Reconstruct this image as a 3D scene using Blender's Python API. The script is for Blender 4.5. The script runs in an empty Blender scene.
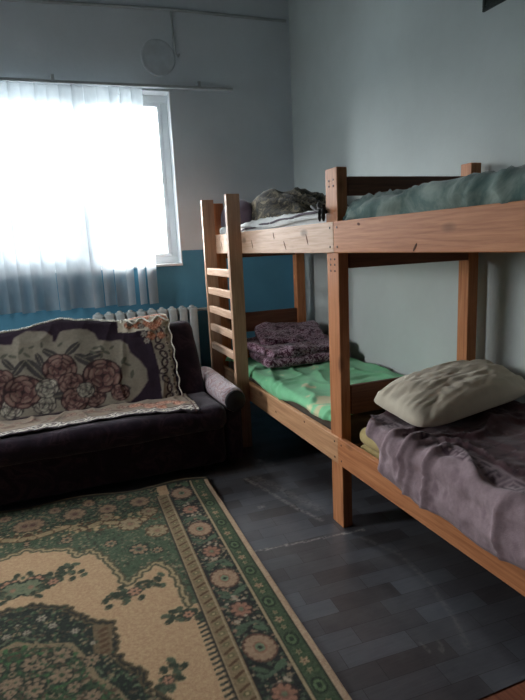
import bpy, bmesh, math, random
import numpy as np
from mathutils import Vector, Matrix, noise

SC = bpy.context.scene
COL = SC.collection
random.seed(7)

# ------------------------------------------------------------------ camera
cam_data = bpy.data.cameras.new('camera')
cam_data.sensor_fit = 'HORIZONTAL'
cam_data.sensor_width = 36.0
cam_data.lens = 542.0 / 525.0 * 36.0
cam_data.clip_start = 0.02
cam = bpy.data.objects.new('camera', cam_data)
COL.objects.link(cam)
cam.matrix_world = Matrix((
    (0.92825823, 0.11408216, -0.35400837, 0.0),
    (-0.36894777, 0.1620159, -0.91522041, 0.0),
    (-0.04705533, 0.98017147, 0.19248295, 1.4),
    (0, 0, 0, 1)))
# the axes above are world rows in camera space, i.e. the camera's rotation
SC.camera = cam

# ------------------------------------------------------------------ world, light, exposure
world = bpy.data.worlds.new('overcast_sky')
SC.world = world
world.use_nodes = True
wn = world.node_tree.nodes
wl = world.node_tree.links
bg = wn['Background']
SKY_STRENGTH = 10.0
tc = wn.new('ShaderNodeTexCoord')
sep = wn.new('ShaderNodeSeparateXYZ')
rmp = wn.new('ShaderNodeValToRGB')
wl.new(tc.outputs['Generated'], sep.inputs[0])
wl.new(sep.outputs['Z'], rmp.inputs[0])
rmp.color_ramp.elements[0].position = 0.0
rmp.color_ramp.elements[0].color = (0.13, 0.15, 0.16, 1)
rmp.color_ramp.elements[1].position = 0.08
rmp.color_ramp.elements[1].color = (0.96, 0.985, 1.0, 1)
wl.new(rmp.outputs[0], bg.inputs['Color'])
bg.inputs['Strength'].default_value = SKY_STRENGTH

CX, CY = 2.06, 4.38             # the corner of the room
TH = math.radians(2.5)
BACK = Matrix.Translation((CX, CY, 0)) @ Matrix.Rotation(-TH, 4, 'Z') @ Matrix.Translation((-CX, -CY, 0))

portal = bpy.data.lights.new('window_portal', 'AREA')
portal.shape = 'RECTANGLE'; portal.size = 2.1; portal.size_y = 1.34
portal.cycles.is_portal = True
po = bpy.data.objects.new('window_portal', portal)
COL.objects.link(po)
po.matrix_world = BACK @ Matrix.Translation((0.0, CY + 0.29, 1.93)) @ Matrix.Rotation(math.radians(-90), 4, 'X')

portal2 = bpy.data.lights.new('fill_window_portal', 'AREA')  # portal of the added, unseen window on the left
portal2.shape = 'RECTANGLE'; portal2.size = 1.2; portal2.size_y = .70
portal2.cycles.is_portal = True
po2 = bpy.data.objects.new('fill_window_portal', portal2); COL.objects.link(po2)
po2.matrix_world = Matrix.Translation((-2.89, 3.10, 1.8)) @ Matrix.Rotation(math.radians(-90), 4, 'Y')

vs = SC.view_settings
vs.view_transform = 'Standard'; vs.look = 'None'; vs.gamma = 1.0
vs.use_curve_mapping = False
vs.exposure = 2.2
SC.cycles.max_bounces = 10
SC.cycles.diffuse_bounces = 6
SC.cycles.transparent_max_bounces = 12
SC.cycles.caustics_reflective = False
SC.cycles.caustics_refractive = False
SC.cycles.use_denoising = True
SC.cycles.sample_clamp_indirect = 6.0

# ------------------------------------------------------------------ materials
def lin(c):
    c = np.asarray(c, float) / 255.0
    return np.where(c <= 0.04045, c / 12.92, ((c + 0.055) / 1.055) ** 2.4)
def L4(c):
    v = lin(c); return (float(v[0]), float(v[1]), float(v[2]), 1.0)

class NT:
    def __init__(s, name):
        s.m = bpy.data.materials.new(name); s.m.use_nodes = True
        s.n = s.m.node_tree.nodes; s.l = s.m.node_tree.links
        s.b = s.n['Principled BSDF']; s.out = s.n['Material Output']
        s.tc = s.n.new('ShaderNodeTexCoord')
    def mapping(s, scale=(1, 1, 1), rot=(0, 0, 0), loc=(0, 0, 0)):
        mp = s.n.new('ShaderNodeMapping')
        mp.inputs['Scale'].default_value = scale
        mp.inputs['Rotation'].default_value = rot
        mp.inputs['Location'].default_value = loc
        s.l.new(s.tc.outputs['Object'], mp.inputs[0]); return mp.outputs[0]
    def noise(s, vec, scale, detail=4, rough=.55, dist=0.):
        t = s.n.new('ShaderNodeTexNoise'); t.inputs['Scale'].default_value = scale
        t.inputs['Detail'].default_value = detail; t.inputs['Roughness'].default_value = rough
        t.inputs['Distortion'].default_value = dist
        if vec: s.l.new(vec, t.inputs['Vector'])
        return t.outputs['Fac']
    def ramp(s, fac, stops):
        r = s.n.new('ShaderNodeValToRGB'); e = r.color_ramp.elements
        while len(e) < len(stops): e.new(0.5)
        for k, (p, c) in enumerate(stops):
            e[k].position = p; e[k].color = c if len(c) == 4 else L4(c)
        s.l.new(fac, r.inputs[0]); return r.outputs[0]
    def mix(s, fac, a, b, mode='MIX'):
        x = s.n.new('ShaderNodeMix'); x.data_type = 'RGBA'; x.blend_type = mode
        if isinstance(fac, float): x.inputs[0].default_value = fac
        else: s.l.new(fac, x.inputs[0])
        for i, v in ((6, a), (7, b)):
            if isinstance(v, tuple): x.inputs[i].default_value = v
            else: s.l.new(v, x.inputs[i])
        return x.outputs[2]
    def math(s, op, a, b=0.0, c=None):
        x = s.n.new('ShaderNodeMath'); x.operation = op
        for i, v in ((0, a), (1, b), (2, c)):
            if v is None: continue
            if isinstance(v, (int, float)): x.inputs[i].default_value = v
            else: s.l.new(v, x.inputs[i])
        return x.outputs[0]
    def bump(s, h, strength, dist=0.01):
        b = s.n.new('ShaderNodeBump'); b.inputs['Strength'].default_value = strength
        b.inputs['Distance'].default_value = dist
        s.l.new(h, b.inputs['Height']); s.l.new(b.outputs[0], s.b.inputs['Normal'])
    def color(s, c):
        if isinstance(c, tuple): s.b.inputs['Base Color'].default_value = c
        else: s.l.new(c, s.b.inputs['Base Color'])
    def rough(s, r, spec=None):
        if isinstance(r, float): s.b.inputs['Roughness'].default_value = r
        else: s.l.new(r, s.b.inputs['Roughness'])
        if spec is not None: s.b.inputs['Specular IOR Level'].default_value = spec

def mat_plain(name, c, rough=.6, spec=.3, var=.08, scale=20, bump=0.1, metal=0.):
    t = NT(name); v = t.mapping()
    f = t.noise(v, scale)
    c = np.array(c, float)
    t.color(t.ramp(f, [(.3, tuple(c * (1 - var))), (.7, tuple(np.minimum(255, c * (1 + var))))]))
    t.rough(rough, spec); t.b.inputs['Metallic'].default_value = metal
    if bump: t.bump(t.noise(v, scale * 6), bump, .004)
    return t.m

def mat_wood(name, axis, base, dark, light, seed=0., knots=True):
    t = NT(name)
    sc = [14., 14., 14.]; sc[axis] = 0.9
    v = t.mapping(tuple(sc), loc=(seed, seed * .7, seed * 1.3))
    f = t.noise(v, 3.0, 6, .6, .7)
    c = t.ramp(f, [(.25, dark), (.5, base), (.75, light)])
    sc2 = [60., 60., 60.]; sc2[axis] = 2.5
    g = t.noise(t.mapping(tuple(sc2)), 2.0, 3)
    c = t.mix(.35, c, t.ramp(g, [(.3, dark), (.7, light)]))
    if knots:
        sc3 = [7., 7., 7.]; sc3[axis] = 3.2
        w = t.n.new('ShaderNodeTexVoronoi'); w.feature = 'F1'; w.inputs['Scale'].default_value = 1.0
        t.l.new(t.mapping(tuple(sc3), loc=(seed, 3.1, seed)), w.inputs['Vector'])
        k = t.ramp(w.outputs['Distance'], [(.06, (1, 1, 1, 1)), (.16, (0, 0, 0, 1))])
        c = t.mix(t.math('MULTIPLY', k, .6), c, L4(np.array(dark) * .55))
    t.color(c); t.rough(.55, .35); t.bump(f, .15, .003)
    return t.m

def mat_attr(name, rough=.85, spec=.15, sheen=0., bumpscale=250., bump=.3, blend=None):
    t = NT(name)
    a = t.n.new('ShaderNodeAttribute'); a.attribute_name = 'pattern'
    v = t.mapping()
    f = t.noise(v, 60., 4)
    t.color(t.mix(.22, a.outputs['Color'], t.ramp(f, [(.2, (40, 40, 40)), (.8, (225, 225, 225))]), 'OVERLAY'))
    t.rough(rough, spec)
    if sheen: t.b.inputs['Sheen Weight'].default_value = sheen
    t.bump(t.noise(v, bumpscale, 2), bump, .004)
    return t.m

M = {}
PINE = ((190, 124, 80), (150, 88, 52), (210, 148, 102))
for ax, nm in ((0, 'x'), (1, 'y'), (2, 'z')):
    M['wood_' + nm] = mat_wood('varnished_pine_' + nm, ax, *PINE, seed=ax * 1.7)
PALE = ((208, 172, 144), (172, 130, 102), (226, 198, 174))
M['pale_y'] = mat_wood('bare_pine_y', 1, *PALE, seed=5.3)
M['pale_z'] = mat_wood('bare_pine_z', 2, *PALE, seed=8.3)
M['mid_y'] = mat_wood('light_pine_y', 1, (198, 150, 110), (164, 116, 80), (216, 170, 130), seed=6.1)
M['mid_z'] = mat_wood('light_pine_z', 2, (176, 138, 112), (144, 106, 82), (200, 166, 138), seed=7.7)
M['dark_x'] = mat_wood('stained_pine_x', 0, (112, 70, 50), (78, 46, 34), (130, 86, 62), seed=2.2, knots=False)

def mat_wall(name, c, dado=None):
    t = NT(name); v = t.mapping()
    f = t.noise(v, 1.3, 5, .6)
    c = np.array(c, float)
    col = t.ramp(f, [(.3, tuple(c * .95)), (.7, tuple(c * 1.03))])
    if dado:
        s = t.n.new('ShaderNodeSeparateXYZ'); t.l.new(t.tc.outputs['Object'], s.inputs[0])
        edge = t.math('ADD', s.outputs['Z'], t.math('MULTIPLY', t.noise(v, 6.), .012))
        k = t.math('LESS_THAN', edge, 1.38)
        bl = t.ramp(t.noise(v, 2.2, 5), [(.3, tuple(np.array(dado) * .88)), (.7, dado)])
        col = t.mix(k, col, bl)
    t.color(col); t.rough(.75, .2)
    t.bump(t.noise(v, 28., 6, .7), .25, .006)
    return t.m
M['wall'] = mat_wall('pale_wall_paint', (190, 198, 196))
M['wall_back'] = mat_wall('wall_paint_blue_dado', (214, 222, 228), (90, 150, 178))  # both tones paled to carry the haze round the window
M['wall_dim'] = mat_wall('bounce_damping_wall', (72, 64, 58))  # unseen left and front walls, coloured dark to cut bounced light
M['ceiling'] = mat_wall('ceiling_grey', (170, 172, 170))
M['pvc'] = mat_plain('white_pvc', (232, 236, 238), .35, .5, .02, 8, 0)
M['reveal'] = mat_plain('white_plaster_reveal', (228, 232, 234), .7, .3, .03, 8, .1)
M['radiator'] = mat_plain('white_radiator_enamel', (176, 184, 184), .4, .5, .05, 15, .05)
M['cable'] = mat_plain('painted_cable_trunk', (176, 182, 184), .6, .3, .05, 8, 0)
M['black'] = mat_plain('black_strap', (22, 22, 24), .7, .3, .1, 40, .1)
M['screw'] = mat_plain('dark_screw', (48, 38, 32), .5, .4, .1, 40, 0)
M['redfloor'] = mat_wood('painted_red_boards', 1, (138, 84, 62), (108, 62, 46), (156, 100, 76), seed=3.3, knots=False)
M['stained'] = mat_plain('faded_stain_ring', (120, 126, 132), .8, .2, .1, 30, .1)
M['grille'] = mat_plain('dark_green_grille', (36, 44, 40), .6, .3, .2, 80, .3)

def mat_glass():
    t = NT('window_glass')
    tr = t.n.new('ShaderNodeBsdfTransparent'); gl = t.n.new('ShaderNodeBsdfGlossy')
    gl.inputs['Roughness'].default_value = .02
    fr = t.n.new('ShaderNodeFresnel'); fr.inputs['IOR'].default_value = 1.25
    mx = t.n.new('ShaderNodeMixShader')
    t.l.new(fr.outputs[0], mx.inputs[0]); t.l.new(tr.outputs[0], mx.inputs[1]); t.l.new(gl.outputs[0], mx.inputs[2])
    t.l.new(mx.outputs[0], t.out.inputs['Surface']); return t.m
M['glass'] = mat_glass()

def mat_vane(name, k):
    t = NT(name); v = t.mapping((1, 1, .4))
    f = t.noise(v, 14., 5)
    c = t.ramp(f, [(.3, (196, 202, 206)), (.7, (222, 226, 228))])
    d = t.n.new('ShaderNodeBsdfDiffuse'); tr = t.n.new('ShaderNodeBsdfTranslucent')
    t.l.new(c, d.inputs['Color']); t.l.new(c, tr.inputs['Color'])
    mx = t.n.new('ShaderNodeMixShader'); mx.inputs[0].default_value = k
    t.l.new(d.outputs[0], mx.inputs[1]); t.l.new(tr.outputs[0], mx.inputs[2])
    tp = t.n.new('ShaderNodeBsdfTransparent'); m2 = t.n.new('ShaderNodeMixShader'); m2.inputs[0].default_value = .22
    t.l.new(mx.outputs[0], m2.inputs[1]); t.l.new(tp.outputs[0], m2.inputs[2])
    t.l.new((m2 if k > .4 else mx).outputs[0], t.out.inputs['Surface']); return t.m
M['vane'] = mat_vane('blind_fabric', .5)
M['board'] = mat_vane('frosted_board', .48)

def mat_floor():
    t = NT('grey_linoleum')
    v = t.mapping(rot=(0, 0, math.radians(3)))
    br = t.n.new('ShaderNodeTexBrick')
    br.offset = .37; br.inputs['Scale'].default_value = 1.0
    br.inputs['Brick Width'].default_value = .27; br.inputs['Row Height'].default_value = .088
    br.inputs['Mortar Size'].default_value = .0009
    br.inputs['Color1'].default_value = L4((86, 84, 87)); br.inputs['Color2'].default_value = L4((116, 121, 129))
    br.inputs['Mortar'].default_value = L4((48, 47, 48)); br.inputs['Bias'].default_value = -.1
    t.l.new(v, br.inputs['Vector'])
    g = t.noise(t.mapping((5, 60, 1), (0, 0, math.radians(3))), 1.6, 6, .65, .4)
    c = t.mix(.55, br.outputs['Color'], t.ramp(g, [(.25, (44, 42, 44)), (.75, (128, 124, 124))]), 'OVERLAY')
    a = t.n.new('ShaderNodeAttribute'); a.attribute_name = 'wear_glimmer'
    w = t.math('MULTIPLY', a.outputs['Fac'], t.ramp(t.noise(t.mapping(), 55., 4), [(.35, (0, 0, 0, 1)), (.6, (1, 1, 1, 1))]))
    c = t.mix(w, c, L4((170, 166, 160)))
    dust = t.ramp(t.noise(t.mapping(), 3.0, 6, .7), [(.45, (0, 0, 0, 1)), (.8, (1, 1, 1, 1))])
    c = t.mix(t.math('MULTIPLY', dust, .15), c, L4((150, 148, 146)))
    t.color(c)
    t.rough(.38, .5)
    r = t.ramp(t.noise(t.mapping(), 6., 5), [(.3, (.29,) * 3 + (1,)), (.7, (.38,) * 3 + (1,))])
    t.l.new(r, t.b.inputs['Roughness'])
    t.bump(g, .08, .002)
    return t.m
M['floor'] = mat_floor()

# ------------------------------------------------------------------ mesh helpers
def link(name, me, mat, parent=None, smooth=False):
    o = bpy.data.objects.new(name, me); COL.objects.link(o)
    if mat is not None: me.materials.append(mat)
    if smooth:
        for p in me.polygons: p.use_smooth = True
    if parent is not None: o.parent = parent
    return o
def from_bm(name, bm, mat, parent=None, smooth=False):
    me = bpy.data.meshes.new(name); bmesh.ops.recalc_face_normals(bm, faces=bm.faces)
    bm.to_mesh(me); bm.free(); return link(name, me, mat, parent, smooth)
def tag(o, label=None, cat=None, group=None, kind=None):
    if label: o['label'] = label
    if cat: o['category'] = cat
    if group: o['group'] = group
    if kind: o['kind'] = kind
    return o
def empty(name, loc, label=None, cat=None, group=None):
    o = bpy.data.objects.new(name, None); COL.objects.link(o); o.location = loc
    o.empty_display_size = .1
    bpy.context.view_layer.update()
    return tag(o, label, cat, group)
def keep(o, parent):
    "parent a mesh written in world coordinates under a placed empty"
    o.parent = parent; o.matrix_parent_inverse = Matrix.Translation(-Vector(parent.location)); return o

def bm_box(bm, a, b, bev=.004, seg=2):
    a = Vector(a); b = Vector(b)
    r = bmesh.ops.create_cube(bm, size=1.0)
    for v in r['verts']:
        v.co = Vector([(a[i] + b[i]) / 2 + v.co[i] * (b[i] - a[i]) for i in range(3)])
    if bev:
        es = list({e for v in r['verts'] for e in v.link_edges})
        bmesh.ops.bevel(bm, geom=es, offset=bev, segments=seg, profile=.5, affect='EDGES')
def board(name, a, b, mat, parent=None, bev=.004, label=None):
    bm = bmesh.new(); bm_box(bm, a, b, bev); o = from_bm(name, bm, mat)
    if parent is not None: keep(o, parent)
    if label: o['label'] = label
    return o
def tube_bm(bm, pts, r, seg=10, closed=False):
    pts = [Vector(p) for p in pts]; n = len(pts); rings = []
    for i, p in enumerate(pts):
        if closed: d = pts[(i + 1) % n] - pts[i - 1]
        else: d = pts[min(i + 1, n - 1)] - pts[max(i - 1, 0)]
        d.normalize()
        up = Vector((0, 0, 1)) if abs(d.z) < .9 else Vector((1, 0, 0))
        s = d.cross(up).normalized(); u = s.cross(d)
        rr = r[i] if isinstance(r, (list, tuple)) else r
        rings.append([bm.verts.new(p + (s * math.cos(2 * math.pi * k / seg) + u * math.sin(2 * math.pi * k / seg)) * rr) for k in range(seg)])
    for i in range(n if closed else n - 1):
        A, B = rings[i], rings[(i + 1) % n]
        for k in range(seg): bm.faces.new((A[k], A[(k + 1) % seg], B[(k + 1) % seg], B[k]))
    if not closed:
        bm.faces.new(rings[0]); bm.faces.new(rings[-1][::-1])
def tube(name, pts, r, mat, parent=None, seg=10, closed=False):
    bm = bmesh.new(); tube_bm(bm, pts, r, seg, closed); o = from_bm(name, bm, mat, None, True)
    if parent is not None: keep(o, parent)
    return o

def nz(x, y, z=0.): return noise.noise(Vector((x, y, z)))
def ridge(x, y, z=0.): return 1 - abs(noise.noise(Vector((x, y, z)))) * 2
def fract(x, y, z=0.): return noise.fractal(Vector((x, y, z)), 1.0, 2.0, 4)

def rounded_box(name, c, size, r, mat, n=(30, 30, 8), disp=None, xf=None, power=None):
    """box with rounded edges; disp(p, normal) -> offset vector added; xf maps local to world"""
    bm = bmesh.new(); hs = [s / 2 for s in size]; cache = {}
    def V(p):
        k = (round(p[0], 6), round(p[1], 6), round(p[2], 6))
        if k in cache: return cache[k]
        q = Vector([max(-(h - r), min(h - r, a)) for a, h in zip(p, hs)])
        d = Vector(p) - q
        if d.length > 1e-9: d.normalize()
        w = q + d * r
        if disp: w = w + disp(w, d)
        w = xf(w) if xf else w + Vector(c)
        cache[k] = bm.verts.new(w); return cache[k]
    def axis_pts(h, m):
        inner = h - r
        e = [-(h) + r * (1 - math.cos(t * math.pi / 8)) if False else -h + r * t / 4 for t in range(4)]
        mid = [-inner + 2 * inner * t / m for t in range(m + 1)]
        return e + mid + [-v for v in e[::-1]]
    ax = [axis_pts(hs[i], n[i]) for i in range(3)]
    for a in range(3):
        u, v = (a + 1) % 3, (a + 2) % 3
        for s in (-1, 1):
            for i in range(len(ax[u]) - 1):
                for j in range(len(ax[v]) - 1):
                    q = []
                    for (ii, jj) in ((i, j), (i + 1, j), (i + 1, j + 1), (i, j + 1)):
                        p = [0, 0, 0]; p[a] = s * hs[a]; p[u] = ax[u][ii]; p[v] = ax[v][jj]
                        q.append(V(p))
                    q = list(dict.fromkeys(q))
                    if len(q) >= 3:
                        try: bm.faces.new(q if s > 0 else q[::-1])
                        except ValueError: pass
    bmesh.ops.remove_doubles(bm, verts=bm.verts, dist=1e-5)
    return from_bm(name, bm, mat, None, True)

def grid_obj(name, us, vs_, fn, mat, thick=.004, pattern=None, closed_back=None):
    """surface u x v; fn(u,v)->Vector; a second layer thick below makes it a solid sheet; pattern(u,v)->sRGB255"""
    nu, nv = len(us), len(vs_)
    top = [[Vector(fn(u, v)) for v in vs_] for u in us]
    verts = []; 
    for i in range(nu):
        for j in range(nv): verts.append(top[i][j])
    nrm = []
    for i in range(nu):
        for j in range(nv):
            a = top[min(i + 1, nu - 1)][j] - top[max(i - 1, 0)][j]
            b = top[i][min(j + 1, nv - 1)] - top[i][max(j - 1, 0)]
            n_ = a.cross(b); n_.normalize() if n_.length > 0 else None
            nrm.append(n_)
    N = nu * nv
    verts2 = [v - n_ * thick for v, n_ in zip(verts, nrm)]
    faces = []
    for i in range(nu - 1):
        for j in range(nv - 1):
            a, b, c, d = i * nv + j, (i + 1) * nv + j, (i + 1) * nv + j + 1, i * nv + j + 1
            faces.append((a, b, c, d)); faces.append((a + N, d + N, c + N, b + N))
    for i in range(nu - 1):
        a, b = i * nv, (i + 1) * nv; faces.append((a, a + N, b + N, b))
        a, b = i * nv + nv - 1, (i + 1) * nv + nv - 1; faces.append((a, b, b + N, a + N))
    for j in range(nv - 1):
        a, b = j, j + 1; faces.append((a, b, b + N, a + N))
        a, b = (nu - 1) * nv + j, (nu - 1) * nv + j + 1; faces.append((a, a + N, b + N, b))
    me = bpy.data.meshes.new(name)
    me.from_pydata([tuple(v) for v in verts + verts2], [], faces); me.update()
    if pattern is not None:
        cols = np.ones((2 * N, 4), np.float32); k = 0
        uu = np.repeat(np.array(us), nv); vv = np.tile(np.array(vs_), nu)
        c = lin(pattern(uu, vv)).astype(np.float32)
        cols[:N, :3] = c; cols[N:, :3] = c
        at = me.color_attributes.new('pattern', 'FLOAT_COLOR', 'POINT')
        at.data.foreach_set('color', cols.ravel())
    return link(name, me, mat, None, True)

def frange(a, b, st):
    n = max(1, int(round((b - a) / st))); return [a + (b - a) * i / n for i in range(n + 1)]

# ------------------------------------------------------------------ pattern canvas (drawn designs of woven cloth)
class Canvas:
    def __init__(s, u0, u1, v0, v1, res, base):
        s.u0, s.v0, s.res = u0, v0, res
        s.nu, s.nv = int((u1 - u0) / res) + 1, int((v1 - v0) / res) + 1
        s.a = np.empty((s.nu, s.nv, 3)); s.a[:] = base
        s.U = u0 + np.arange(s.nu)[:, None] * res + np.zeros((1, s.nv))
        s.V = v0 + np.arange(s.nv)[None, :] * res + np.zeros((s.nu, 1))
    def win(s, cu, cv, r):
        i0 = max(0, int((cu - r - s.u0) / s.res)); i1 = min(s.nu, int((cu + r - s.u0) / s.res) + 2)
        j0 = max(0, int((cv - r - s.v0) / s.res)); j1 = min(s.nv, int((cv + r - s.v0) / s.res) + 2)
        return slice(i0, max(i0, i1)), slice(j0, max(j0, j1))
    def ell(s, cu, cv, ru, rv, ang, c, alpha=1.):
        w = s.win(cu, cv, max(ru, rv)); U = s.U[w] - cu; V = s.V[w] - cv
        ca, sa = math.cos(ang), math.sin(ang)
        m = ((U * ca + V * sa) / ru) ** 2 + ((-U * sa + V * ca) / rv) ** 2 <= 1
        t = s.a[w]; t[m] = t[m] * (1 - alpha) + np.array(c, float) * alpha
    def polymask(s, pts):
        m = np.zeros((s.nu, s.nv), bool); n = len(pts)
        for k in range(n):
            (x1, y1), (x2, y2) = pts[k], pts[(k + 1) % n]
            if y1 == y2: continue
            cond = ((s.V >= min(y1, y2)) & (s.V < max(y1, y2)))
            xi = x1 + (s.V - y1) * (x2 - x1) / (y2 - y1)
            m ^= cond & (s.U < xi)
        return m
    def poly(s, pts, c): s.a[s.polymask(pts)] = c
    def line(s, pts, wdt, c):
        for (x1, y1), (x2, y2) in zip(pts[:-1], pts[1:]):
            d = math.hypot(x2 - x1, y2 - y1) + 1e-9
            w = s.win((x1 + x2) / 2, (y1 + y2) / 2, d / 2 + wdt)
            U = s.U[w] - x1; V = s.V[w] - y1
            t = np.clip((U * (x2 - x1) + V * (y2 - y1)) / d ** 2, 0, 1)
            m = np.hypot(U - t * (x2 - x1), V - t * (y2 - y1)) < wdt / 2
            q = s.a[w]; q[m] = c
    def leaf(s, cu, cv, L, ang, c, rib=None):
        s.ell(cu, cv, L / 2, L / 5, ang, c)
        if rib is not None: s.line([(cu - L / 2 * math.cos(ang), cv - L / 2 * math.sin(ang)), (cu + L / 2 * math.cos(ang), cv + L / 2 * math.sin(ang))], L * .05, rib)
    def rosette(s, cu, cv, r, petal, core, edge, n=9, sq=1.0, mid=None):
        s.ell(cu, cv, r * 1.05, r * 1.05 * sq, 0, edge)
        for k in range(n):
            a = 2 * math.pi * k / n
            s.ell(cu + r * .68 * math.cos(a), cv + r * .68 * math.sin(a) * sq, r * .3, r * .26, a, petal)
        s.ell(cu, cv, r * .55, r * .55 * sq, 0, petal)
        if mid is not None: s.ell(cu, cv, r * .42, r * .42 * sq, 0, mid)
        s.ell(cu, cv, r * .24, r * .24 * sq, 0, core)
    def rose(s, cu, cv, r, cols, rng, sq=.9):
        dark, m1, m2, hi = cols
        s.ell(cu, cv, r * .98, r * sq * .95, 0, dark)
        for ring, (rr, n, ps) in enumerate(((.70, 6, .42), (.46, 5, .34), (.24, 4, .26))):
            off = rng.random() * 6
            for k in range(n):
                a = off + 2 * math.pi * (k + .25 * rng.random()) / n
                pu, pv = cu + r * rr * math.cos(a), cv + r * rr * sq * math.sin(a)
                q = ps * (.85 + .3 * rng.random())
                s.ell(pu, pv, r * q, r * q * .66, a + 1.57, dark)
                s.ell(pu, pv, r * q * .86, r * q * .52, a + 1.57, m1 if (k + ring) % 2 else m2)
                s.ell(pu + .10 * r * math.cos(a), pv + .10 * r * math.sin(a), r * q * .62, r * q * .20, a + 1.57, hi, .75)
        s.ell(cu, cv, r * .12, r * .10, 0, dark)
    def dabs(s, mask, n, cols, r0, r1, rng):
        idx = np.argwhere(mask)
        if len(idx) == 0: return
        for _ in range(n):
            i, j = idx[rng.randrange(len(idx))]
            r = r0 + (r1 - r0) * rng.random()
            s.ell(s.u0 + i * s.res, s.v0 + j * s.res, r, r * (.4 + .5 * rng.random()), rng.random() * 3.14, cols[rng.randrange(len(cols))])
    def sample(s, uu, vv):
        fi = np.clip((uu - s.u0) / s.res, 0, s.nu - 1.001); fj = np.clip((vv - s.v0) / s.res, 0, s.nv - 1.001)
        i = fi.astype(int); j = fj.astype(int); a = (fi - i)[:, None]; b = (fj - j)[:, None]
        A = s.a
        return A[i, j] * (1 - a) * (1 - b) + A[i + 1, j] * a * (1 - b) + A[i, j + 1] * (1 - a) * b + A[i + 1, j + 1] * a * b

#@@SETTING
# ------------------------------------------------------------------ the room
XL, YN, ZC = -2.7, -3.6, 3.35
W0, W1, WZ0, WZ1 = -1.02, 1.045, 1.267, 2.593        # window opening on the back wall
def struct(o): o['kind'] = 'structure'; return o
def on_back(o): o.matrix_world = BACK @ o.matrix_world; return o

# floor: linoleum with its worn seams, red boards beyond its cut edge
def seg_d(x, y, a, b):
    dx, dy = b[0] - a[0], b[1] - a[1]
    t = max(0, min(1, ((x - a[0]) * dx + (y - a[1]) * dy) / (dx * dx + dy * dy)))
    return math.hypot(x - a[0] - t * dx, y - a[1] - t * dy)
xs = [XL, -1.5, -.5, .2, .55] + frange(.6, 1.6, .01) + [1.8, CX + .05]
ys = frange(1.10, 3.4, .01) + [3.8, 4.7]
SEAM = [(.60, 2.176), (1.30, 2.104)]
STREAK = [(.98, 2.93), (1.03, 2.75), (1.10, 2.45), (1.16, 2.28)]
CURVE = [(1.05, 2.9), (1.14, 2.6), (1.2, 2.4)]  # soft glimmer on the lino, painted as a pale band
SCR = [(1.25, 2.05), (1.33, 1.85), (1.31, 1.62), (1.26, 1.42), (1.2, 1.28)]
me = bpy.data.meshes.new('floor')
vv = [(x, y, .003) for x in xs for y in ys]
ny = len(ys)
ff = [(i * ny + j, (i + 1) * ny + j, (i + 1) * ny + j + 1, i * ny + j + 1) for i in range(len(xs) - 1) for j in range(ny - 1)]
me.from_pydata(vv, [], ff); me.update()
at = me.attributes.new('wear_glimmer', 'FLOAT', 'POINT')
wv = []
for x, y, _ in vv:
    w = 0.
    if .55 < x < 1.6 and y < 3.3:
        w = max(w, .75 if seg_d(x, y, *SEAM) < .006 else 0)
        for P, wd, k in ((STREAK, .018, .6), (CURVE, .05, .3), (SCR, .016, .22)):
            for a, b in zip(P[:-1], P[1:]):
                w = max(w, k * max(0, 1 - seg_d(x, y, a, b) / wd))
        if abs(x - 1.10) < .06 and abs(y - 1.34) < .05 and nz(x * 120, y * 12) > .25: w = .22
        if abs(x - .93) < .02 and abs(y - 2.55) < .015: w = .4
    wv.append(w)
at.data.foreach_set('value', wv)
struct(link('floor', me, M['floor']))
bm = bmesh.new(); bm_box(bm, (XL, YN, -.1), (CX + .05, 4.75, 0), 0)
struct(from_bm('floor', bm, M['redfloor']))
bm = bmesh.new(); bm_box(bm, (XL - .1, YN - .1, ZC), (CX + .1, 4.8, ZC + .1), 0); struct(from_bm('ceiling', bm, M['ceiling']))
bm = bmesh.new(); bm_box(bm, (CX, YN, -.1), (CX + .2, CY + .35, ZC), 0); struct(from_bm('wall_right', bm, M['wall']))
LY0, LY1, LZ0, LZ1 = 2.75, 3.45, 1.2, 2.4          # added, unseen window on the left wall to side-light the rails
bm = bmesh.new()
for a, b in (((XL - .2, YN, -.1), (XL, LY0, ZC)), ((XL - .2, LY1, -.1), (XL, 4.95, ZC)), ((XL - .2, LY0, -.1), (XL, LY1, LZ0)), ((XL - .2, LY0, LZ1), (XL, LY1, ZC))): bm_box(bm, a, b, 0)
struct(from_bm('wall_left', bm, M['wall_dim']))
w2 = bpy.data.objects.new('fill_window', None); COL.objects.link(w2); struct(w2)
bm = bmesh.new()
for a, b in (((XL - .15, LY0, LZ0), (XL - .08, LY1, LZ0 + .06)), ((XL - .15, LY0, LZ1 - .06), (XL - .08, LY1, LZ1)), ((XL - .15, LY0, LZ0 + .06), (XL - .08, LY0 + .06, LZ1 - .06)), ((XL - .15, LY1 - .06, LZ0 + .06), (XL - .08, LY1, LZ1 - .06))): bm_box(bm, a, b, .004)
o = from_bm('window_frame', bm, M['pvc']); o.parent = w2
bm = bmesh.new(); bm_box(bm, (XL - .12, LY0 + .06, LZ0 + .06), (XL - .114, LY1 - .06, LZ1 - .06), 0)
o = from_bm('pane', bm, M['glass']); o.parent = w2
bm = bmesh.new(); bm_box(bm, (XL, YN - .2, -.1), (CX, YN, ZC), 0); struct(from_bm('wall_front', bm, M['wall_dim']))
bm = bmesh.new(); T = .30
for a, b in (((XL - .1, CY, -.1), (W0, CY + T, ZC)), ((W1, CY, -.1), (CX + .1, CY + T, ZC)),
             ((W0, CY, -.1), (W1, CY + T, WZ0)), ((W0, CY, WZ1), (W1, CY + T, ZC))):
    bm_box(bm, a, b, 0)
on_back(struct(from_bm('wall_back', bm, M['wall_back'])))
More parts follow.
